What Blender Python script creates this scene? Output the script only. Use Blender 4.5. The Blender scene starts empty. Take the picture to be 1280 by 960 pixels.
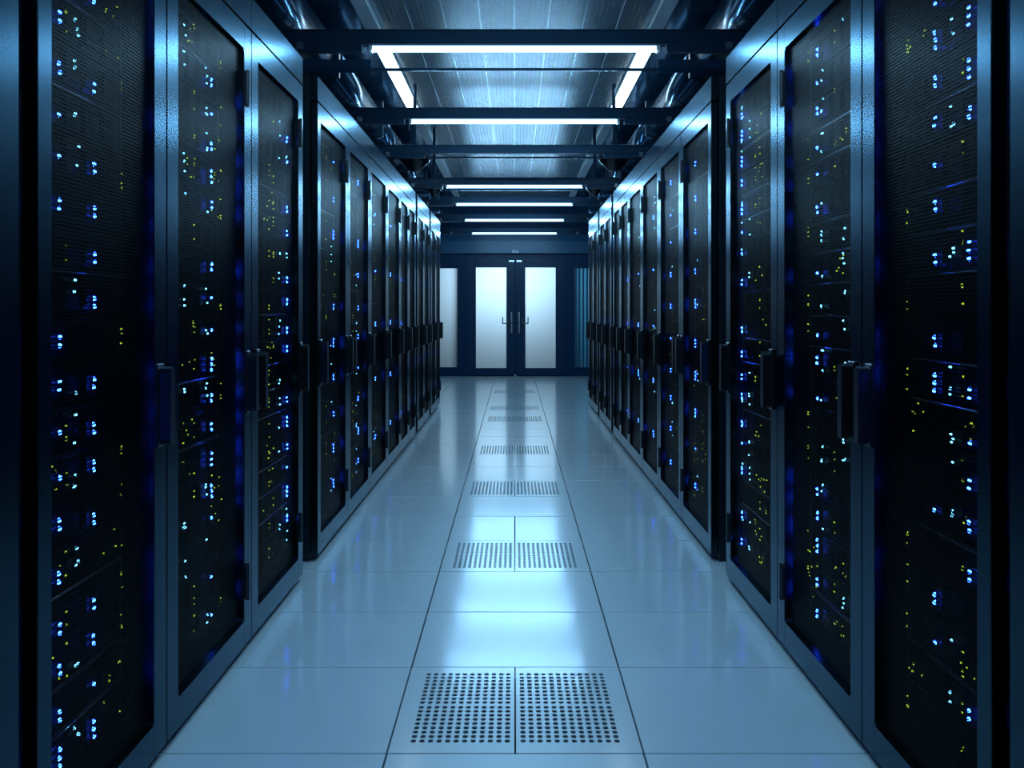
import bpy, bmesh, math, random
from mathutils import Vector
random.seed(7)
S = bpy.context.scene
COL = S.collection

# ------------------------------------------------------------------ camera, world, exposure
CAM_Z = 1.034
cam = bpy.data.cameras.new('camera')
cam.sensor_width = 36.0
cam.lens = 1400.0 / 1280.0 * 36.0
cam.shift_x = -3.0 / 1280.0
cam.shift_y = -92.0 / 1280.0
cam.clip_start = 0.02
camo = bpy.data.objects.new('camera', cam)
camo.location = (0, 0, CAM_Z)
camo.rotation_euler = (math.radians(90), 0, 0)
COL.objects.link(camo)
S.camera = camo

w = bpy.data.worlds.new('world'); S.world = w; w.use_nodes = True
w.node_tree.nodes['Background'].inputs[0].default_value = (0.01, 0.04, 0.10, 1)
w.node_tree.nodes['Background'].inputs[1].default_value = 0.0

S.view_settings.view_transform = 'Standard'
S.view_settings.look = 'None'
S.view_settings.exposure = 0.0
S.view_settings.gamma = 1.0
S.view_settings.use_curve_mapping = False

TUBE_COL = (0.30, 0.65, 1.0)
TUBE_STR = 4.6
TUBE_W = 8.0
STRIP_STR = 6.0
CORRIDOR_W = 30.0

def area_lamp(name, loc, rot, sx, sy, power, col):
    l = bpy.data.lights.new(name, 'AREA'); l.shape = 'RECTANGLE'; l.size = sx; l.size_y = sy
    l.energy = power; l.color = col
    o = bpy.data.objects.new(name, l); o.location = loc; o.rotation_euler = rot; COL.objects.link(o)
    return o
# light of the corridor behind the frosted doors
area_lamp('corridor_lamp_offscreen', (-0.1, 18.75, 1.6), (math.radians(-90), 0, 0), 1.3, 0.4, CORRIDOR_W, (0.54, 0.81, 1.0))

# ------------------------------------------------------------------ materials
MATS = {}
def principled(name, base, rough=0.5, metal=0.0, spec=0.5, bump=None, aniso=0.0, coat=0.0, vary=None):
    m = bpy.data.materials.new(name); m.use_nodes = True
    nt = m.node_tree; p = nt.nodes['Principled BSDF']
    p.inputs['Base Color'].default_value = (*base, 1)
    p.inputs['Roughness'].default_value = rough
    p.inputs['Metallic'].default_value = metal
    p.inputs['Specular IOR Level'].default_value = spec
    p.inputs['Coat Weight'].default_value = coat
    p.inputs['Coat Roughness'].default_value = 0.12
    p.inputs['Coat IOR'].default_value = 1.27
    tc = nt.nodes.new('ShaderNodeTexCoord')
    if vary:                       # (scale vector, amount) slow tint variation
        mp = nt.nodes.new('ShaderNodeMapping'); mp.inputs['Scale'].default_value = vary[0]
        nz = nt.nodes.new('ShaderNodeTexNoise'); nz.inputs['Scale'].default_value = 1.0; nz.inputs['Detail'].default_value = 3
        rp = nt.nodes.new('ShaderNodeValToRGB')
        a = vary[1]
        rp.color_ramp.elements[0].position = 0.3; rp.color_ramp.elements[1].position = 0.7
        rp.color_ramp.elements[0].color = (*[c * (1 - a) for c in base], 1)
        rp.color_ramp.elements[1].color = (*[min(1, c * (1 + a)) for c in base], 1)
        nt.links.new(tc.outputs['Object'], mp.inputs[0]); nt.links.new(mp.outputs[0], nz.inputs['Vector'])
        nt.links.new(nz.outputs['Fac'], rp.inputs[0]); nt.links.new(rp.outputs[0], p.inputs['Base Color'])
    if bump:                       # (scale vector, strength)
        mp = nt.nodes.new('ShaderNodeMapping'); mp.inputs['Scale'].default_value = bump[0]
        nz = nt.nodes.new('ShaderNodeTexNoise'); nz.inputs['Scale'].default_value = 1.0; nz.inputs['Detail'].default_value = 2
        b = nt.nodes.new('ShaderNodeBump'); b.inputs['Strength'].default_value = bump[1]; b.inputs['Distance'].default_value = 0.002
        nt.links.new(tc.outputs['Object'], mp.inputs[0]); nt.links.new(mp.outputs[0], nz.inputs['Vector'])
        nt.links.new(nz.outputs['Fac'], b.inputs['Height']); nt.links.new(b.outputs[0], p.inputs['Normal'])
    MATS[name] = m
    return m

def emitter(name, col, strength):
    m = bpy.data.materials.new(name); m.use_nodes = True
    nt = m.node_tree; nt.nodes.clear()
    e = nt.nodes.new('ShaderNodeEmission'); e.inputs[0].default_value = (*col, 1); e.inputs[1].default_value = strength
    o = nt.nodes.new('ShaderNodeOutputMaterial'); nt.links.new(e.outputs[0], o.inputs[0])
    MATS[name] = m
    return m

principled('door_metal', (0.034, 0.056, 0.072), 0.25, 1.0).node_tree.nodes['Principled BSDF'].inputs['Specular Tint'].default_value = (0.58, 0.68, 0.75, 1)
principled('rack_dark', (0.012, 0.016, 0.022), 0.45, 0.2)
principled('rack_side', (0.012, 0.030, 0.045), 0.30, 0.5)
principled('handle_black', (0.006, 0.007, 0.009), 0.28, 0.0, spec=0.5)
principled('hinge_black', (0.006, 0.007, 0.009), 0.4)
principled('server_dark', (0.004, 0.005, 0.007), 0.5, 0.0, spec=0.02)
principled('server_face', (0.006, 0.008, 0.011), 0.45, 0.0, spec=0.03)
principled('server_edge', (0.05, 0.06, 0.07), 0.35, 0.6)
principled('lit_edge_metal', (0.45, 0.50, 0.55), 0.3, 0.9)  # pale metal standing in for light caught on server edges
principled('tile', (0.80, 0.87, 0.88), 0.30, 0.0, spec=0.35, coat=1.0, vary=((2, 2, 2), 0.03))
principled('subfloor', (0.10, 0.11, 0.12), 0.9)
principled('beam', (0.010, 0.046, 0.09), 0.30, 0.5)
principled('beam_light', (0.10, 0.14, 0.17), 0.32, 0.6)
principled('ceiling_dark', (0.03, 0.11, 0.20), 0.14, 0.4)
principled('duct', (0.06, 0.16, 0.28), 0.16, 0.8, bump=((3, 1, 3), 0.2))
principled('wall', (0.10, 0.14, 0.18), 0.4)
principled('wall_back', (0.003, 0.034, 0.085), 0.35, spec=0.15)
principled('wall_transom', (0.016, 0.095, 0.18), 0.3, spec=0.3)
principled('door_navy', (0.003, 0.030, 0.080), 0.35, spec=0.2)
principled('steel', (0.45, 0.52, 0.58), 0.25, 1.0)
principled('glass_dark', (0.05, 0.10, 0.14), 0.06, 0.0, spec=1.0, coat=1.0)
principled('diffuser_off', (0.70, 0.78, 0.82), 0.35)
principled('black_plastic', (0.008, 0.010, 0.013), 0.25)
principled('white_plastic', (0.7, 0.75, 0.78), 0.4)
emitter('tube_lit', TUBE_COL, TUBE_STR)
emitter('strip_lit', (0.62, 0.85, 1.0), STRIP_STR)
emitter('led_blue', (0.012, 0.06, 1.0), 80.0)
emitter('led_cyan', (0.16, 0.62, 1.0), 6.0)
emitter('led_green', (0.50, 0.80, 0.05), 1.5)

for _n in ('tube_lit', 'led_cyan', 'led_green'):
    MATS[_n].cycles.emission_sampling = 'NONE'      # tiny lights: no direct sampling, less noise

def frosted(name, col=(0.85, 0.93, 1)):
    m = bpy.data.materials.new(name); m.use_nodes = True
    nt = m.node_tree; nt.nodes.clear()
    t = nt.nodes.new('ShaderNodeBsdfTranslucent'); t.inputs[0].default_value = (*col, 1)
    g = nt.nodes.new('ShaderNodeBsdfGlossy'); g.inputs['Roughness'].default_value = 0.25
    mx = nt.nodes.new('ShaderNodeMixShader'); mx.inputs[0].default_value = 0.06
    o = nt.nodes.new('ShaderNodeOutputMaterial')
    nt.links.new(t.outputs[0], mx.inputs[1]); nt.links.new(g.outputs[0], mx.inputs[2]); nt.links.new(mx.outputs[0], o.inputs[0])
    MATS[name] = m
frosted('frosted')
frosted('reflection_blue', (0.10, 0.42, 0.62))  # blue reflected in the side glass, put into the pane colour
principled('reflection_stripe_blue', (0.01, 0.10, 0.20), 0.3)  # colour of the reflected stripes in the side glass

def perforated(name, pitch=0.0086, hole=0.385):
    m = bpy.data.materials.new(name); m.use_nodes = True
    nt = m.node_tree; N = nt.nodes; L = nt.links
    p = N['Principled BSDF']
    p.inputs['Base Color'].default_value = (0.0026, 0.0034, 0.0042, 1)
    p.inputs['Metallic'].default_value = 0.0; p.inputs['Specular IOR Level'].default_value = 0.008; p.inputs['Roughness'].default_value = 0.34
    out = N['Material Output']
    tc = N.new('ShaderNodeTexCoord'); sp = N.new('ShaderNodeSeparateXYZ'); L.new(tc.outputs['Object'], sp.inputs[0])
    def mth(op, a, b=None):
        n = N.new('ShaderNodeMath'); n.operation = op
        for i, v in enumerate((a, b)):
            if v is None: continue
            if isinstance(v, (int, float)): n.inputs[i].default_value = v
            else: L.new(v, n.inputs[i])
        return n.outputs[0]
    u = mth('DIVIDE', sp.outputs['Y'], pitch)
    v = mth('DIVIDE', sp.outputs['Z'], pitch * 0.866)
    row = mth('FLOOR', v)
    sh = mth('MULTIPLY', mth('FLOORED_MODULO', row, 2.0), 0.5)
    fx = mth('SUBTRACT', mth('FRACT', mth('ADD', u, sh)), 0.5)
    fy = mth('MULTIPLY', mth('SUBTRACT', mth('FRACT', v), 0.5), 0.866)
    r2 = mth('ADD', mth('MULTIPLY', fx, fx), mth('MULTIPLY', fy, fy))
    solid = mth('GREATER_THAN', r2, hole * hole)
    tr = N.new('ShaderNodeBsdfTransparent'); mx = N.new('ShaderNodeMixShader')
    L.new(solid, mx.inputs[0]); L.new(tr.outputs[0], mx.inputs[1]); L.new(p.outputs[0], mx.inputs[2])
    L.new(mx.outputs[0], out.inputs[0])
    MATS[name] = m
perforated('perforated')

def panel_grid(name):
    """pale ceiling panel: fine raised ribs and a thin grid, slightly glossy"""
    m = bpy.data.materials.new(name); m.use_nodes = True
    nt = m.node_tree; N = nt.nodes; L = nt.links
    p = N['Principled BSDF']; p.inputs['Roughness'].default_value = 0.26; p.inputs['Metallic'].default_value = 0.25
    tc = N.new('ShaderNodeTexCoord')
    br = N.new('ShaderNodeTexBrick'); br.offset = 0.0; br.squash = 1.0
    br.inputs['Color1'].default_value = (0.31, 0.42, 0.50, 1); br.inputs['Color2'].default_value = (0.25, 0.35, 0.43, 1)
    br.inputs['Mortar'].default_value = (0.20, 0.28, 0.34, 1)
    br.inputs['Scale'].default_value = 1.0; br.inputs['Mortar Size'].default_value = 0.003
    br.inputs['Brick Width'].default_value = 0.03; br.inputs['Row Height'].default_value = 0.05
    L.new(tc.outputs['Object'], br.inputs['Vector'])
    nz = N.new('ShaderNodeTexNoise'); nz.inputs['Scale'].default_value = 2.5; nz.inputs['Detail'].default_value = 4
    mp = N.new('ShaderNodeMapping'); mp.inputs['Scale'].default_value = (6, 0.7, 1)
    L.new(tc.outputs['Object'], mp.inputs[0]); L.new(mp.outputs[0], nz.inputs['Vector'])
    mix = N.new('ShaderNodeMix'); mix.data_type = 'RGBA'; mix.blend_type = 'MULTIPLY'; mix.inputs[0].default_value = 0.5
    L.new(br.outputs['Color'], mix.inputs[6]); L.new(nz.outputs['Color'], mix.inputs[7])
    L.new(mix.outputs[2], p.inputs['Base Color'])
    b = N.new('ShaderNodeBump'); b.inputs['Strength'].default_value = 0.25; b.inputs['Distance'].default_value = 0.003
    L.new(br.outputs['Fac'], b.inputs['Height']); L.new(b.outputs[0], p.inputs['Normal'])
    MATS[name] = m
panel_grid('ceiling_panel')

# ------------------------------------------------------------------ mesh helpers
def add_box(bm, x0, x1, y0, y1, z0, z1, bevel=0.0):
    if x0 > x1: x0, x1 = x1, x0
    if y0 > y1: y0, y1 = y1, y0
    b2 = bmesh.new()
    vs = [b2.verts.new((x, y, z)) for x in (x0, x1) for y in (y0, y1) for z in (z0, z1)]
    for f in ((0, 1, 3, 2), (4, 6, 7, 5), (0, 4, 5, 1), (2, 3, 7, 6), (0, 2, 6, 4), (1, 5, 7, 3)):
        b2.faces.new([vs[i] for i in f])
    if bevel > 0:
        bmesh.ops.bevel(b2, geom=b2.edges[:], offset=bevel, segments=1, affect='EDGES', profile=0.5)
    merge(bm, b2)
def merge(bm, b2):
    mp = {v: bm.verts.new(v.co) for v in b2.verts}
    for f in b2.faces:
        bm.faces.new([mp[v] for v in f.verts])
    b2.free()
def add_prism(bm, pts, axis, a0, a1):
    """extrude a 2D outline along an axis"""
    def P(p, a):
        return {'x': (a, p[0], p[1]), 'y': (p[0], a, p[1]), 'z': (p[0], p[1], a)}[axis]
    A = [bm.verts.new(P(p, a0)) for p in pts]; B = [bm.verts.new(P(p, a1)) for p in pts]
    n = len(pts)
    for i in range(n): bm.faces.new((A[i], A[(i + 1) % n], B[(i + 1) % n], B[i]))
    bm.faces.new(A[::-1]); bm.faces.new(B)
def add_cyl(bm, c0, c1, r, n=12, r1=None):
    c0 = Vector(c0); c1 = Vector(c1); d = (c1 - c0).normalized(); r1 = r if r1 is None else r1
    up = Vector((0, 0, 1)) if abs(d.z) < 0.9 else Vector((1, 0, 0))
    a = d.cross(up).normalized(); b = d.cross(a)
    A = [bm.verts.new(c0 + r * (a * math.cos(t) + b * math.sin(t))) for t in (2 * math.pi * i / n for i in range(n))]
    B = [bm.verts.new(c1 + r1 * (a * math.cos(t) + b * math.sin(t))) for t in (2 * math.pi * i / n for i in range(n))]
    for i in range(n): bm.faces.new((A[i], A[(i + 1) % n], B[(i + 1) % n], B[i]))
    bm.faces.new(A[::-1]); bm.faces.new(B)
def add_lathe(bm, c, prof, n=20):
    rings = []
    for r, z in prof:
        rings.append([bm.verts.new((c[0] + r * math.cos(2 * math.pi * i / n), c[1] + r * math.sin(2 * math.pi * i / n), c[2] + z)) for i in range(n)])
    for A, B in zip(rings, rings[1:]):
        for i in range(n): bm.faces.new((A[i], A[(i + 1) % n], B[(i + 1) % n], B[i]))
    bm.faces.new(rings[0][::-1]); bm.faces.new(rings[-1])
def mesh_of(name, bm, mat, smooth=False):
    bmesh.ops.recalc_face_normals(bm, faces=bm.faces)
    me = bpy.data.meshes.new(name); bm.to_mesh(me); bm.free()
    me.materials.append(MATS[mat])
    if smooth:
        for p in me.polygons: p.use_smooth = True
    return me
def link(name, me, parent=None, loc=(0, 0, 0)):
    o = bpy.data.objects.new(name, me); COL.objects.link(o); o.location = loc
    if parent is not None: o.parent = parent
    return o
def obj(name, bm, mat, parent=None, loc=(0, 0, 0), smooth=False):
    return link(name, mesh_of(name, bm, mat, smooth), parent, loc)
def box(name, mat, x0, x1, y0, y1, z0, z1, parent=None, bevel=0.0, loc=(0, 0, 0)):
    bm = bmesh.new(); add_box(bm, x0, x1, y0, y1, z0, z1, bevel)
    return obj(name, bm, mat, parent, loc)
def pane(mat, x0, x1, y0, y1, z0, z1, parent):
    """glass pane: front and edges (its hidden back face is left open so light scatters once)"""
    bm = bmesh.new(); add_box(bm, x0, x1, y0, y1, z0, z1)
    bm.faces.ensure_lookup_table()
    for f in [f for f in bm.faces if all(abs(v.co.y - y1) < 1e-6 for v in f.verts)]: bm.faces.remove(f)
    return obj('pane', bm, mat, parent)
def thing(name, label, cat, loc=(0, 0, 0), group=None):
    o = bpy.data.objects.new(name, None); COL.objects.link(o); o.location = loc; o.empty_display_size = 0.1
    tag(o, label, cat, group)
    return o
def tag(o, label, cat, group=None):
    o['label'] = label; o['category'] = cat
    if group: o['group'] = group
    return o
def struct(o):
    o['kind'] = 'structure'; return o
ORD = ['first', 'second', 'third', 'fourth', 'fifth', 'sixth', 'seventh', 'eighth', 'ninth', 'tenth', 'eleventh', 'twelfth',
       'thirteenth', 'fourteenth', 'fifteenth', 'sixteenth', 'seventeenth', 'eighteenth', 'nineteenth', 'twentieth']

# ------------------------------------------------------------------ room shell
WALL_X = 2.1
BACK_Y = 17.65
FRONT_Y = -1.6
CEIL_Z = 2.75
floor = struct(box('floor', 'subfloor', -WALL_X, WALL_X, FRONT_Y, BACK_Y + 0.1, -0.5, -0.42))
floor['label'] = 'raised floor of pale glossy square tiles over a dark void'
for nm, s in (('wall_left', -1), ('wall_right', 1)):
    o = struct(box(nm, 'wall', s * WALL_X, s * (WALL_X + 0.1), FRONT_Y - 0.1, BACK_Y + 0.1, -0.5, 3.1))
    o['label'] = 'blue grey side wall behind the server racks'
o = struct(box('wall_front', 'wall', -WALL_X, WALL_X, FRONT_Y - 0.1, FRONT_Y, -0.5, 3.1))
o['label'] = 'plain wall closing the aisle opposite the glass doors'
ceiling = struct(box('ceiling', 'ceiling_dark', -WALL_X, WALL_X, FRONT_Y, BACK_Y + 0.1, CEIL_Z + 0.03, 3.0))
ceiling['label'] = 'ceiling of pale ribbed panels between dark glossy side panels'

# floor tiles
ROWS = [2.615 - 0.6 * k for k in range(7, 0, -1)] + [2.615, 3.245]
while ROWS[-1] < BACK_Y - 0.3: ROWS.append(ROWS[-1] + 0.595)
ROWS[-1] = BACK_Y
FIRST = 7                                  # index of the row that starts at 2.615
PERF = {0, 3, 6, 9, 13, 15, 19}            # rows with perforated panels in the middle column
SPLIT = {4}
TCACHE = {}
def tile_mesh(wx, wy):
    k = (round(wx, 4), round(wy, 4))
    if k not in TCACHE:
        bm = bmesh.new(); add_box(bm, 0.0021, wx - 0.0021, 0.0036, wy - 0.0036, -0.035, 0.0, 0.0012)
        TCACHE[k] = mesh_of('floor_tile', bm, 'tile')
    return TCACHE[k]
def perf_mesh(wx, wy, mirror):
    """half tile with 12 x 18 oval holes in two blocks of nine rows"""
    k = (round(wy, 4), mirror, 'perf')
    if k in TCACHE: return TCACHE[k]
    bm = bmesh.new()
    nx, pit = 12, 0.0205
    x_in = 0.019 - pit / 2                    # distance of the hole field from the split
    xs = [wx - x_in - pit * nx + pit * i for i in range(nx + 1)]
    py = (wy - 0.075 - 0.063 - 0.036) / 16.0
    cells_y = []
    y = 0.075 - py / 2
    for i in range(9): cells_y.append((y, y + py)); y += py
    y += 0.036 - py
    for i in range(9): cells_y.append((y, y + py)); y += py
    T = -0.03            # depth of the rim
    P = -0.004           # thickness of the steel plate round the holes
    e = 0.0021
    def quad(x0, x1, y0, y1):
        vs = [bm.verts.new(c) for c in ((x0, y0, 0), (x1, y0, 0), (x1, y1, 0), (x0, y1, 0))]; bm.faces.new(vs)
    ya, yb = cells_y[0][0], cells_y[-1][1]
    quad(e, xs[0], e, wy - e); quad(xs[-1], wx - e, e, wy - e)
    quad(xs[0], xs[-1], e, ya); quad(xs[0], xs[-1], yb, wy - e)
    quad(xs[0], xs[-1], cells_y[8][1], cells_y[9][0])
    rx, ry = 0.0066, 0.0102
    for (y0, y1) in cells_y:
        for i in range(nx):
            x0, x1 = xs[i], xs[i + 1]; cx, cy = (x0 + x1) / 2, (y0 + y1) / 2
            outer = [(x1, cy), (x1, y1), (cx, y1), (x0, y1), (x0, cy), (x0, y0), (cx, y0), (x1, y0)]
            O = [bm.verts.new((a, b, 0)) for a, b in outer]
            I, D = [], []
            for q in range(8):
                t = math.pi / 4 * q
                sq = 1.12 if q % 2 else 1.0
                a, b = cx + rx * sq * math.cos(t), cy + ry * sq * math.sin(t)
                I.append(bm.verts.new((a, b, 0))); D.append(bm.verts.new((a, b, P)))
            for q in range(8):
                r = (q + 1) % 8
                bm.faces.new((O[q], O[r], I[r], I[q])); bm.faces.new((I[q], I[r], D[r], D[q]))
    for c in (((e, e), (wx - e, e)), ((wx - e, e), (wx - e, wy - e)), ((wx - e, wy - e), (e, wy - e)), ((e, wy - e), (e, e))):
        (a, b), (c2, d2) = c
        bm.faces.new([bm.verts.new(v) for v in ((a, b, 0), (a, b, T), (c2, d2, T), (c2, d2, 0))])
    if mirror:
        for v in bm.verts: v.co.x = wx - v.co.x
    bmesh.ops.remove_doubles(bm, verts=bm.verts, dist=1e-5)
    bmesh.ops.recalc_face_normals(bm, faces=bm.faces)
    TCACHE[k] = mesh_of('perforated_tile', bm, 'tile')
    return TCACHE[k]
XS = [-2.1, -1.5, -0.9, -0.3, 0.3, 0.9, 1.5, 2.1]
TX = 0.002
for r in range(len(ROWS) - 1):
    y0, wy = ROWS[r], ROWS[r + 1] - ROWS[r]
    rr = r - FIRST
    for c in range(7):
        x0 = XS[c] + (TX if abs(XS[c]) < 1 else 0)
        if c == 3 and (rr in PERF or rr in SPLIT):
            for h in (0, 1):
                me = perf_mesh(0.3, wy, h == 1) if rr in PERF else tile_mesh(0.3, wy)
                link('perforated_tile' if rr in PERF else 'floor_tile', me, floor, (x0 + 0.3 * h, y0, 0))
        else:
            link('floor_tile', tile_mesh(0.6, wy), floor, (x0, y0, 0))

# ceiling panels: four pale columns in the middle, dark glossy ones outside
PC = [-0.815, -0.41, 0.0, 0.41, 0.815]
PCM = {}
rows_c = [FRONT_Y + 0.05 + 1.2 * i for i in range(16)]
def cpanel(wx, wy, mat):
    k = (round(wx, 3), round(wy, 3), mat)
    if k not in PCM:
        bm = bmesh.new(); add_box(bm, 0.003, wx - 0.003, 0.003, wy - 0.003, 0.0, 0.03, 0.002)
        PCM[k] = mesh_of('ceiling_panel', bm, mat)
    return PCM[k]
for y in rows_c:
    ly = min(1.2, BACK_Y - y)
    for a, b in zip(PC, PC[1:]):
        link('ceiling_panel', cpanel(b - a, ly, 'ceiling_panel'), ceiling, (a, y, CEIL_Z))
    for a, b in ((-2.1, -1.5), (-1.5, -0.815), (0.815, 1.5), (1.5, 2.1)):
        link('ceiling_panel', cpanel(b - a, ly, 'ceiling_dark'), ceiling, (a, y, CEIL_Z))
# seams that stand proud between the pale columns
for x in (-0.62, -0.41, -0.2, 0.0, 0.2, 0.41, 0.62):
    bm = bmesh.new(); add_box(bm, x - 0.004, x + 0.004, FRONT_Y + 0.05, BACK_Y, CEIL_Z - 0.006, CEIL_Z + 0.001)
    obj('panel_seam', bm, 'steel', ceiling)

# back wall with the openings left for the doors and side lights
DC = 0.0145
LEAF_L, LEAF_R = DC - 0.78, DC + 0.78
SIDE_L0, SIDE_L1 = -1.62, -0.88
SIDE_R0, SIDE_R1 = 0.93, 1.67
G0, G1 = 0.126, 1.709
bm = bmesh.new()
yb0, yb1 = BACK_Y, BACK_Y + 0.12
add_box(bm, -WALL_X, SIDE_L0, yb0, yb1, -0.05, 2.78)
add_box(bm, SIDE_R1, WALL_X, yb0, yb1, -0.05, 2.78)
add_box(bm, SIDE_L1, LEAF_L, yb0, yb1, -0.05, 1.86)
add_box(bm, LEAF_R, SIDE_R0, yb0, yb1, -0.05, 1.86)
for a, b in ((SIDE_L0, SIDE_L1), (SIDE_R0, SIDE_R1)):
    add_box(bm, a, b, yb0, yb1, -0.05, G0); add_box(bm, a, b, yb0, yb1, G1, 1.86)
add_box(bm, SIDE_L0, SIDE_R1, yb0, yb1, 1.86, 2.78)
wb = struct(obj('wall_back', bm, 'wall_back')); wb['label'] = 'dark navy end wall around the frosted double doors'
t1 = struct(box('trim_1', 'wall_transom', -WALL_X, WALL_X, BACK_Y - 0.16, BACK_Y, 1.925, 2.24, bevel=0.004))
t1['label'] = 'blue bulkhead running across above the double doors'
for nm, a, b, mat, lb in (('window_1', SIDE_L0, SIDE_L1, 'frosted', 'bright frosted side panel beside the double doors'),
                      ('window_2', SIDE_R0, SIDE_R1, 'reflection_blue', 'dim blue side panel with painted upright reflection stripes beside the double doors')):
    bm = bmesh.new(); f = 0.012
    add_box(bm, a, a + f, yb0 - 0.006, yb0 + 0.06, G0, G1); add_box(bm, b - f, b, yb0 - 0.006, yb0 + 0.06, G0, G1)
    add_box(bm, a + f, b - f, yb0 - 0.006, yb0 + 0.06, G0, G0 + f); add_box(bm, a + f, b - f, yb0 - 0.006, yb0 + 0.06, G1 - f, G1)
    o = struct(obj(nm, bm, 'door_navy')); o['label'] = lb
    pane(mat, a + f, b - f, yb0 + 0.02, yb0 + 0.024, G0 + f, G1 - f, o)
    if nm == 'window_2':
        for q in range(12): box('reflection_stripe', 'reflection_stripe_blue', a + 0.02 + 0.06 * q, a + 0.052 + 0.06 * q, yb0 + 0.004, yb0 + 0.012, G0 + f, G1 - f, o)  # added bars imitate stripes reflected in the glass
for i, (s, nm) in enumerate(((-1, 'door_1'), (1, 'door_2'))):
    a, b = (LEAF_L - 0.002, DC - 0.0015) if s < 0 else (DC + 0.0015, LEAF_R + 0.002)
    ga, gb = (DC - 0.62, DC - 0.14) if s < 0 else (DC + 0.155, DC + 0.635)
    y0, y1 = BACK_Y - 0.01, BACK_Y + 0.04
    bm = bmesh.new()
    add_box(bm, a, ga, y0, y1, 0.008, 1.862, 0.002); add_box(bm, gb, b, y0, y1, 0.008, 1.862, 0.002)
    add_box(bm, ga, gb, y0, y1, 0.008, G0, 0.002); add_box(bm, ga, gb, y0, y1, G1, 1.862, 0.002)
    o = struct(obj(nm, bm, 'door_navy'))
    o['label'] = 'dark double door leaf with a tall frosted glass pane, hinged beside the ' + ('bright side panel' if s < 0 else 'dim side panel')
    pane('frosted', ga, gb, y0 + 0.02, y0 + 0.026, G0, G1, o)
    xp = DC + s * 0.055
    bm = bmesh.new(); add_cyl(bm, (xp, y0 - 0.05, 0.68), (xp, y0 - 0.05, 1.01), 0.012, 10)
    for z in (0.74, 0.95): add_cyl(bm, (xp, y0 - 0.05, z), (xp, y0 + 0.002, z), 0.008, 8)
    obj('pull_handle', bm, 'steel', o)
    xl = DC + s * 0.115
    bm = bmesh.new(); add_box(bm, xl - 0.012, xl + 0.012, y0 - 0.008, y0 + 0.002, 0.78, 0.92, 0.002)
    add_cyl(bm, (xl, y0 - 0.008, 0.83), (xl, y0 - 0.05, 0.83), 0.009, 8)
    add_cyl(bm, (xl - s * 0.01, y0 - 0.05, 0.83), (xl + s * 0.09, y0 - 0.05, 0.83), 0.009, 8)
    add_cyl(bm, (xl + s * 0.085, y0 - 0.05, 0.83), (xl + s * 0.085, y0 - 0.05, 0.93), 0.008, 8)
    obj('lever_handle', bm, 'black_plastic', o)
    box('door_closer', 'steel', DC + s * 0.02, DC + s * 0.10, y0 - 0.03, y0 + 0.002, 1.80, 1.82, o)
# small sensor over the doors, floor stop in front of them
o = thing('door_sensor', 'small white sensor box on the bulkhead above the double doors', 'sensor', (DC, BACK_Y - 0.16, 1.93))
box('sensor_case', 'white_plastic', -0.05, 0.05, -0.03, 0.004, 0.0, 0.045, o, 0.004)
box('sensor_lens', 'black_plastic', -0.03, 0.03, -0.033, -0.029, 0.012, 0.03, o)
o = thing('door_stop', 'small round steel floor stop where the double doors meet', 'door stop', (DC, BACK_Y - 0.06, 0))
bm = bmesh.new(); add_lathe(bm, (0, 0, 0), [(0.022, 0), (0.022, 0.012), (0.014, 0.03), (0.004, 0.034)], 14); obj('stop_dome', bm, 'steel', o, smooth=True)

# ------------------------------------------------------------------ server racks
FX = 0.81                                   # distance of the door faces from the aisle centre
RZ = 2.0
SIDE_NAME = {-1: 'bright frosted panel side', 1: 'dim glass panel side'}
DEPTH = 1.0
def handle_mesh(s):
    """upright swing handle: back plate, rounded lever with a hollow grip, lock"""
    bm = bmesh.new()
    add_box(bm, 0.004 * s, -0.008 * s, -0.024, 0.024, -0.095, 0.095, 0.003)
    # lever: rounded bar standing off the plate at both ends
    prof = []
    hw, hh = 0.017, 0.088
    for cx_, cz_, a0 in ((hw - 0.014, hh - 0.014, 0), (-hw + 0.014, hh - 0.014, 90), (-hw + 0.014, -hh + 0.014, 180), (hw - 0.014, -hh + 0.014, 270)):
        for q in range(5):
            t = math.radians(a0 + 22.5 * q); prof.append((cx_ + 0.014 * math.cos(t), cz_ + 0.014 * math.sin(t)))
    add_prism(bm, prof, 'x', -0.005 * s, -0.034 * s)
    add_box(bm, -0.004 * s, -0.02 * s, -0.012, 0.012, 0.055, 0.08)
    add_box(bm, -0.004 * s, -0.02 * s, -0.012, 0.012, -0.08, -0.055)
    add_cyl(bm, (-0.006 * s, 0, -0.03), (-0.014 * s, 0, -0.03), 0.012, 12)
    return mesh_of('handle', bm, 'handle_black')
HANDLE = {s: handle_mesh(s) for s in (-1, 1)}
def hinge_mesh(s):
    bm = bmesh.new(); add_box(bm, 0.003 * s, -0.010 * s, -0.014, 0.014, -0.05, 0.05, 0.002)
    add_cyl(bm, (-0.008 * s, 0.0, -0.055), (-0.008 * s, 0.0, 0.055), 0.006, 8)
    return mesh_of('hinge', bm, 'hinge_black')
HINGE = {s: hinge_mesh(s) for s in (-1, 1)}

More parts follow.
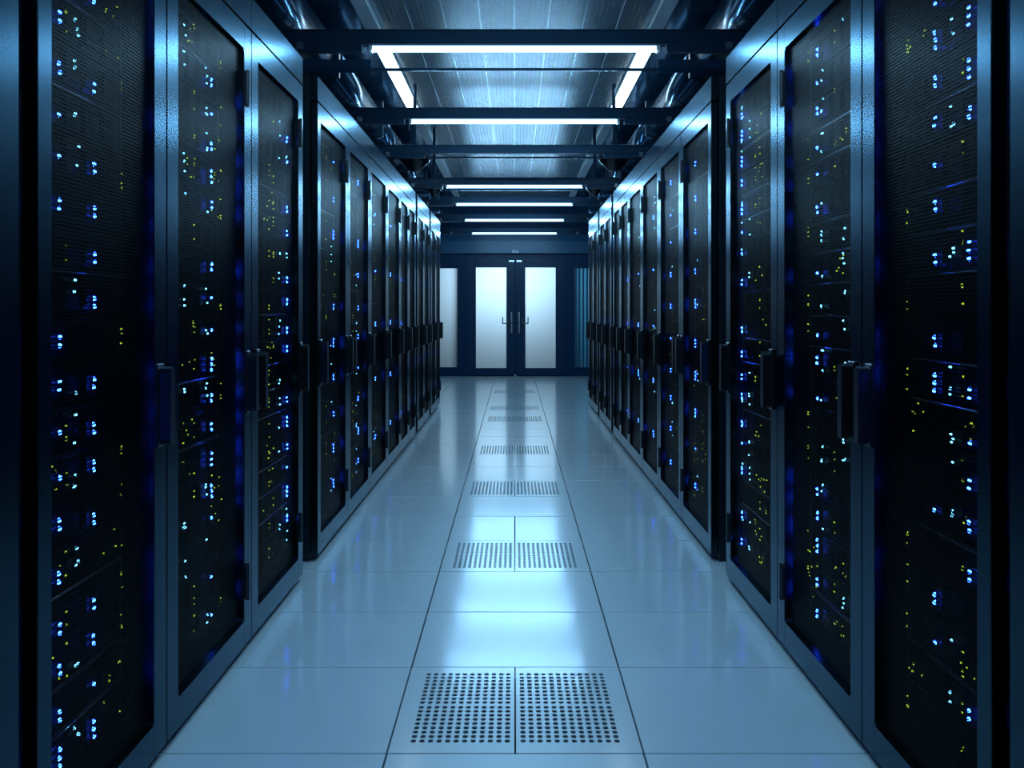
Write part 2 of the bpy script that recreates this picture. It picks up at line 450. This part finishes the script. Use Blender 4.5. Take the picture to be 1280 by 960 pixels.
def make_rack(s, y0, y1, label, group, near_stile=0.09, far_stile=0.09, near_handle=False, far_handle=True, hinge_far=True, hinges=True):
    W = y1 - y0
    t = thing('server_rack', label, 'server rack', (s * FX, y0, 0), group)
    def X(v): return s * v                    # v: distance behind the door face
    b = lambda name, mat, v0, v1, a0, a1, z0, z1, bev=0.0, par=t: box(name, mat, X(v0), X(v1), a0, a1, z0, z1, par, bev)
    b('plinth', 'rack_dark', 0.035, DEPTH, 0.0, W, 0.0, 0.028)
    b('side_panel', 'rack_side', 0.032, DEPTH, 0.001, 0.014, 0.028, RZ)
    b('side_panel', 'rack_side', 0.032, DEPTH, W - 0.014, W - 0.001, 0.028, RZ)
    b('back_panel', 'rack_dark', DEPTH - 0.012, DEPTH, 0.014, W - 0.014, 0.028, RZ)
    b('roof_panel', 'rack_side', 0.032, DEPTH - 0.012, 0.014, W - 0.014, RZ - 0.014, RZ)
    b('base_panel', 'rack_dark', 0.032, DEPTH - 0.012, 0.014, W - 0.014, 0.028, 0.045)
    b('fascia', 'door_metal', 0.0, 0.032, 0.0015, W - 0.0015, 1.899, RZ, 0.0015)
    # door
    bm = bmesh.new()
    g = 0.0035; dz0, dz1 = 0.024, 1.893; oz0, oz1 = 0.10, 1.82; c = 0.012
    a0, a1 = g, W - g; i0, i1 = near_stile, W - far_stile
    add_box(bm, 0, X(0.028), a0, i0, dz0, dz1, 0.0018); add_box(bm, 0, X(0.028), i1, a1, dz0, dz1, 0.0018)
    add_box(bm, X(0.0003), X(0.0275), i0 - 0.003, i1 + 0.003, dz0 + 0.0005, oz0, 0.0); add_box(bm, X(0.0003), X(0.0275), i0 - 0.003, i1 + 0.003, oz1, dz1 - 0.0005, 0.0)
    for (yc, sy) in ((i0, 1), (i1, -1)):
        for (zc, sz) in ((oz0, 1), (oz1, -1)):
            add_prism(bm, [(yc - sy * 0.002, zc - sz * 0.002), (yc + sy * c, zc - sz * 0.002), (yc - sy * 0.002, zc + sz * c)], 'x', X(0.0006), X(0.027))
    door = obj('door', bm, 'door_metal', t)
    b('mesh_panel', 'perforated', 0.013, 0.0150, i0 - 0.002, i1 + 0.002, oz0 - 0.002, oz1 + 0.002, 0, door)
    zc = 0.818
    if far_handle: link('handle', HANDLE[s], door, (0, W - far_stile * 0.72, zc))
    if near_handle: link('handle', HANDLE[s], door, (0, near_stile * 0.72, zc))
    yh = W - far_stile * 0.96 if hinge_far else near_stile * 0.96
    for z in (1.70, 0.22) if hinges else (): link('hinge', HINGE[s], door, (0, yh, z))
    return t

LEDM = {}
def led_mesh(pts, r, depth, n=8):
    bm = bmesh.new()
    for (y, z) in pts:
        A = [bm.verts.new((0, y + r * math.cos(2 * math.pi * i / n), z + r * math.sin(2 * math.pi * i / n))) for i in range(n)]
        B = [bm.verts.new((depth, y + 0.7 * r * math.cos(2 * math.pi * i / n), z + 0.7 * r * math.sin(2 * math.pi * i / n))) for i in range(n)]
        for i in range(n): bm.faces.new((A[i], A[(i + 1) % n], B[(i + 1) % n], B[i]))
        bm.faces.new(B)
    return bm
SRVM = {}
def server_meshes(s, h):
    k = (s, round(h, 4))
    if k in SRVM: return SRVM[k]
    SW = 0.482
    bm = bmesh.new(); add_box(bm, s * 0.006, s * 0.70, 0.018, SW - 0.018, 0.002, h - 0.002, 0.001); ch = mesh_of('chassis', bm, 'server_dark')
    bm = bmesh.new()
    add_box(bm, -s * 0.004, s * 0.006, 0.018, SW - 0.018, 0.003, h - 0.003, 0.0015)
    n = max(2, int(h / 0.02))
    fp = mesh_of('face_plate', bm, 'server_face')
    bm = bmesh.new(); add_box(bm, -s * 0.006, s * 0.006, 0, 0.017, 0.002, h - 0.002, 0.0015); ear = mesh_of('ear', bm, 'server_edge')
    # drive tray with recessed grille bars and a latch
    bm = bmesh.new(); wd = 0.085
    hh = h - 0.018
    add_box(bm, -s * 0.008, -s * 0.003, 0, wd, 0, hh, 0.0015)
    for q in range(4):
        z = hh * (0.18 + 0.2 * q); add_box(bm, -s * 0.0105, -s * 0.007, 0.022, wd - 0.008, z, z + hh * 0.1)
    add_box(bm, -s * 0.014, -s * 0.007, 0.004, 0.016, hh * 0.12, hh * 0.88, 0.001)
    tray = mesh_of('drive_tray', bm, 'server_face')
    SRVM[k] = (ch, fp, ear, tray)
    return SRVM[k]

LIT_EDGE = {}  # lit server edges, made as separate pale strips
def lit_edge_mesh(s):
    if s not in LIT_EDGE:
        bm = bmesh.new(); add_box(bm, -s * 0.012, -s * 0.003, 0.02, 0.462, 0, 0.005, 0.001); LIT_EDGE[s] = mesh_of('lit_edge_strip', bm, 'lit_edge_metal')
    return LIT_EDGE[s]
def make_server(s, y, z, h, label, group, lights, recess, trim=False):  # trim: adds the strip painted as a lit edge
    """one rack server; y/z of its lower near corner; lights: dict kind -> [(dy, dz)]"""
    t = thing('rack_server', label, 'server', (s * (FX + recess), y, z), group)
    ch, fp, ear, tray = server_meshes(s, h)
    link('chassis', ch, t); link('face_plate', fp, t); link('ear', ear, t); link('ear', ear, t, (0, 0.465, 0))
    for q in range(4): link('drive_tray', tray, t, (0, 0.04 + 0.102 * q, 0.009))
    if trim: link('lit_edge_strip', lit_edge_mesh(s), t, (0, 0, h - 0.006))  # bright strip imitates light along the server's top edge
    for kind, pts in lights.items():
        if not pts: continue
        if kind == 'blue':
            o = obj('blue_status_light', led_mesh(pts, 0.0050, -s * 0.004), 'led_blue', t, (-s * 0.0165, 0, 0)); o['kind'] = 'stuff'
        elif kind == 'cyan':
            o = obj('cyan_status_light', led_mesh(pts, 0.0036, -s * 0.004), 'led_cyan', t, (-s * 0.0155, 0, 0)); o['kind'] = 'stuff'
        else:
            o = obj('green_status_light', led_mesh(pts, 0.0026, -s * 0.003, 6), 'led_green', t, (-s * 0.0155, 0, 0)); o['kind'] = 'stuff'
    return t

def rand_lights(rng, h, cols, dens):
    """cols: dict with positions of the light columns"""
    L = {'blue': [], 'cyan': [], 'green': []}
    zc = h * 0.5
    for c in cols.get('blue', ()):
        if rng.random() < dens:
            n = rng.choice((2, 2, 2, 1, 3)); z0 = zc + rng.uniform(-0.012, 0.012)
            for q in range(n): L['blue'].append((c + rng.uniform(-.004, .004), min(h - 0.006, max(0.006, z0 + (q - n / 2) * 0.016))))
    for c in cols.get('cyan', ()):
        if rng.random() < dens * 0.6:
            for q in range(rng.choice((1, 2, 3))): L['cyan'].append((c + rng.uniform(-.012, .012), rng.uniform(0.012, h - 0.012)))
    for c in cols.get('green', ()):
        if rng.random() < dens * 0.6:
            for q in range(rng.choice((2, 3))): L['green'].append((c + rng.uniform(-.003, .003), 0.012 + (h - 0.024) * rng.random()))
        if rng.random() < 0.2:
            for q in range(rng.choice((2, 4, 5))): L['green'].append((c + rng.uniform(-.11, .01), 0.012 + (h - 0.024) * rng.random()))
    return L

SPECS = []   # (y0, y1, description, kwargs, server count, server height, server start, columns, recess)
colsA1 = dict(blue=(0.105, 0.28), cyan=(0.19,), green=(0.445, 0.14))
colsA2 = dict(blue=(0.357,), cyan=(0.10, 0.31), green=(0.187, 0.46))
colsA3 = dict(blue=(0.43,), cyan=(0.30, 0.43), green=(0.13, 0.20))
colsB = dict(blue=(0.40,), cyan=(0.34,), green=(0.20, 0.44))
Y = dict(A=[1.90, 2.61, 3.45, 4.29], B=[4.61, 5.45, 6.28, 7.13, 7.94, 8.57, 9.18], C=[9.36, 10.02, 10.66], D=[10.86, 11.52, 12.22])
def rack_row(s):
    rng = random.Random(11 if s < 0 else 23)
    side = SIDE_NAME[s]
    grp = 'mesh door server racks on the ' + side
    def servers(desc, ystart, n, h, cols, dens, recess, z0=0.135, pitch=None):
        p = pitch or h
        for k in range(n):
            lb = '%s server from the bottom, %s, %s' % (ORD[k], desc, side)
            make_server(s, ystart, z0 + p * k, h - 0.0015, lb, 'servers in the racks on the ' + side, rand_lights(rng, h, cols, dens), recess, rng.random() < 0.4)
    make_rack(s, 1.0, 1.835, 'dark rack across the black slit from the narrow rack, ' + side, grp, near_handle=True, far_handle=False)
    make_rack(s, Y['A'][0], Y['A'][1], 'narrow mesh door rack with large handle beside the black slit, ' + side, grp, near_stile=0.062, hinges=False)
    servers('narrow rack by the black slit', 2.03, 19, 0.0889, colsA1, 0.78, 0.075)
    make_rack(s, Y['A'][1], Y['A'][2], 'mesh door rack between narrow rack and last rack before the gap, ' + side, grp, near_handle=(s > 0), far_handle=(s < 0))
    servers('second rack before the gap', 2.85, 19, 0.0889, colsA2, 0.8, 0.075)
    make_rack(s, Y['A'][2], Y['A'][3], 'last mesh door rack before the gap in the row, ' + side, grp, near_handle=True)
    servers('last rack before the gap', 3.765, 19, 0.0889, colsA3, 0.8, 0.06)
    for key, first in (('B', 0), ('C', 6), ('D', 8)):
        ys = Y[key]
        for i in range(len(ys) - 1):
            k = first + i
            make_rack(s, ys[i], ys[i + 1], '%s mesh door rack beyond the gap in the row, %s' % (ORD[k], side), grp,
                      near_stile=0.075, far_stile=0.075, near_handle=(k < 2), hinge_far=True)
            W = ys[i + 1] - ys[i]
            ctr = (ys[i] + ys[i + 1]) / 2
            desc = '%s rack beyond the gap' % ORD[k]
            if k < 2: servers(desc, ys[i + 1] - 0.075 - 0.50, 10, 0.169, colsB, 0.9, 0.06)
            else: servers(desc, ctr - 0.241, 5, 0.26, colsB, 0.9, 0.06, 0.15, 0.335)
for s in (-1, 1): rack_row(s)

# ------------------------------------------------------------------ overhead frame
RAIL_X = 1.42
for s in (-1, 1):
    side = SIDE_NAME[s]
    tag(box('top_rail', 'beam', s * (RAIL_X - 0.04), s * (RAIL_X + 0.04), 0.9, 12.2, RZ, 2.12, bevel=0.004),
        'dark rail lying along the rack tops, ' + side, 'rail')
BEAMS = [(1.10, 1), (2.90, 1), (4.70, 1), (6.51, 1), (7.97, -1), (9.94, 1), (11.62, 1), (13.66, 1), (16.0, 1)]
for i, (y, face) in enumerate(BEAMS):
    where = '%s ceiling beam from the glass doors' % ORD[len(BEAMS) - 1 - i]
    xr = 1.52 if y < 12.3 else WALL_X
    t = thing('cross_beam', 'dark steel beam across the aisle, %s' % where, 'beam', (0, y, 2.12), 'dark steel beams across the aisle')
    box('web', 'beam', -xr, xr, 0.0, 0.05, 0.034, 0.09, t, 0.002)
    box('lower_flange', 'beam', -xr, xr, -0.006, 0.056, 0.032, 0.037, t, 0.001)
    box('upper_flange', 'beam', -xr, xr, -0.012, 0.062, 0.087, 0.092, t, 0.001)
    for sx in (-1, 1):
        box('tail_bar', 'beam', sx * 0.64, sx * xr, 0.0, 0.045, 0.0, 0.033, t, 0.001)
        box('beam_bracket', 'steel', sx * 0.885, sx * 0.915, -0.010, 0.001, 0.008, 0.040, t, 0.001)
    if face < 0: continue                     # this beam carries no lamp
    out = '_offscreen' if y < 3.9 else ''     # the row of tubes goes on overhead, above the frame
    lamp = thing('tube_light' + out, 'lit white tube light on the %s' % where, 'tube light', (0, y + 0.025, 2.152), 'tube lights on the cross beams')
    box('housing', 'beam_light', -0.605, 0.605, -0.02, 0.02, -0.004, 0.001, lamp)
    bm = bmesh.new()
    prof = [(0.0135 * math.cos(math.radians(30 * q)), -0.016 + 0.0135 * math.sin(math.radians(30 * q))) for q in range(12)]
    add_prism(bm, prof, 'x', -0.60, 0.60)
    obj('tube' + out, bm, 'tube_lit', lamp)
    for q in (-1, 1):           # the light the tube sheds to both sides and downwards
        area_lamp('tube_glow' + out, (0, y + 0.025 + q * 0.012, 2.152 - 0.016 - 0.012),
                  (q * math.radians(45), 0, 0), 1.2, 0.022, TUBE_W, TUBE_COL)
    for sx in (-1, 1):
        box('end_cap', 'white_plastic', sx * 0.598, sx * 0.612, -0.016, 0.016, -0.031, 0.0, lamp, 0.001)
# thin tie bars between the beams
for k, (y, z) in enumerate(((5.62, 2.235), (8.75, 2.22), (11.1, 2.22), (12.6, 2.22), (14.8, 2.20))):
    nm = ORD[[i for i, (b, f) in enumerate(BEAMS[::-1]) if b > y][-1]]
    xr = 1.42 if y < 12.3 else WALL_X
    t = thing('tie_bar', 'thin dark tie bar before the %s ceiling beam from the glass doors' % nm, 'bar', (0, y, 2.12), 'thin tie bars between the beams')
    box('bar', 'beam', -xr, xr, -0.008, 0.008, z - 2.12, z - 2.12 + 0.014, t)
    for sx in (-1, 1):
        box('bar_plate', 'beam', sx * 0.72, sx * xr, 0.009, 0.02, z - 2.12 - 0.005, z - 2.12 + 0.06, t)
        box('bar_foot', 'beam', sx * (xr - 0.05), sx * xr, -0.02, 0.02, -0.004, z - 2.12 + 0.06, t)

# long light strips beside the pale ceiling panels
SEG = [(0.2, 3.5, 0), (3.5, 6.95, 0), (6.95, 9.75, 1), (9.75, 13.8, 0), (13.8, 17.2, 0)]
for s in (-1, 1):
    for k, (a, b, lit) in enumerate(SEG):
        lb = ('%s long ceiling light strip, %s from the glass doors, %s' % ('lit white' if lit else 'unlit grey', ORD[len(SEG) - 1 - k], SIDE_NAME[s]))
        t = thing('light_strip', lb, 'light strip', (s * 0.848, a, CEIL_Z), 'long ceiling light strips')
        box('trough', 'beam_light', -0.048, 0.048, 0.01, b - a - 0.01, -0.026, -0.001, t, 0.002)
        box('diffuser', 'strip_lit' if lit else 'diffuser_off', -0.0445, 0.0445, 0.02, b - a - 0.02, -0.038, -0.025, t, 0.003)
    # ventilation duct over the rack tops: bodies with flanged joints, hung from the ceiling
    side = SIDE_NAME[s]
    t = thing('ventilation_duct', 'dark glossy ventilation duct hung above the racks, ' + side, 'duct', (s * 1.22, 0, 2.54))
    ys = [0.0, 2.2, 4.4, 6.6, 8.8, 11.0, 13.2, 15.4, 17.5]
    for a, b in zip(ys, ys[1:]):
        bm = bmesh.new(); pr = []
        for q in range(16):
            an = 2 * math.pi * q / 16
            pr.append((0.17 * math.copysign(abs(math.cos(an)) ** 0.6, math.cos(an)), 0.12 * math.copysign(abs(math.sin(an)) ** 0.6, math.sin(an))))
        add_prism(bm, pr, 'y', a + 0.02, b - 0.02)
        o = obj('duct_section', bm, 'duct', t)
        for p in o.data.polygons: p.use_smooth = len(p.vertices) == 4
        box('duct_flange', 'beam', -0.19, 0.19, b - 0.025, b + 0.025, -0.14, 0.14, t, 0.004)
        box('duct_hanger', 'steel', -0.012, 0.012, b - 0.006, b + 0.006, 0.10, 0.212, t)
# dome cameras
for s in (-1, 1):
    for (x, y, z, where) in ((0.755, 8.50, 2.085, 'larger dome camera'), (0.755, 10.55, 2.11, 'smaller dome camera')):
        t = thing('dome_camera', 'dark %s on a stem between ceiling beams, %s' % (where, SIDE_NAME[s]), 'camera', (s * x, y, z))
        bm = bmesh.new(); k = 1.0 if 'larger' in where else 0.75
        add_lathe(bm, (0, 0, 0), [(0.02 * k, 0.0), (0.05 * k, 0.012), (0.075 * k, 0.045), (0.11 * k, 0.075), (0.118 * k, 0.09), (0.118 * k, 0.105), (0.03 * k, 0.11)], 20)
        obj('dome', bm, 'black_plastic', t, smooth=True)
        bm = bmesh.new(); add_cyl(bm, (0, 0, 0.105), (0, 0, CEIL_Z - z + 0.002), 0.014, 10); obj('stem', bm, 'beam', t)
        for sx in (-1, 1):
            bm = bmesh.new(); add_cyl(bm, (sx * 0.05 * k, 0, 0.02), (sx * 0.055 * k, 0, -0.03), 0.006, 6); obj('leg', bm, 'beam', t)
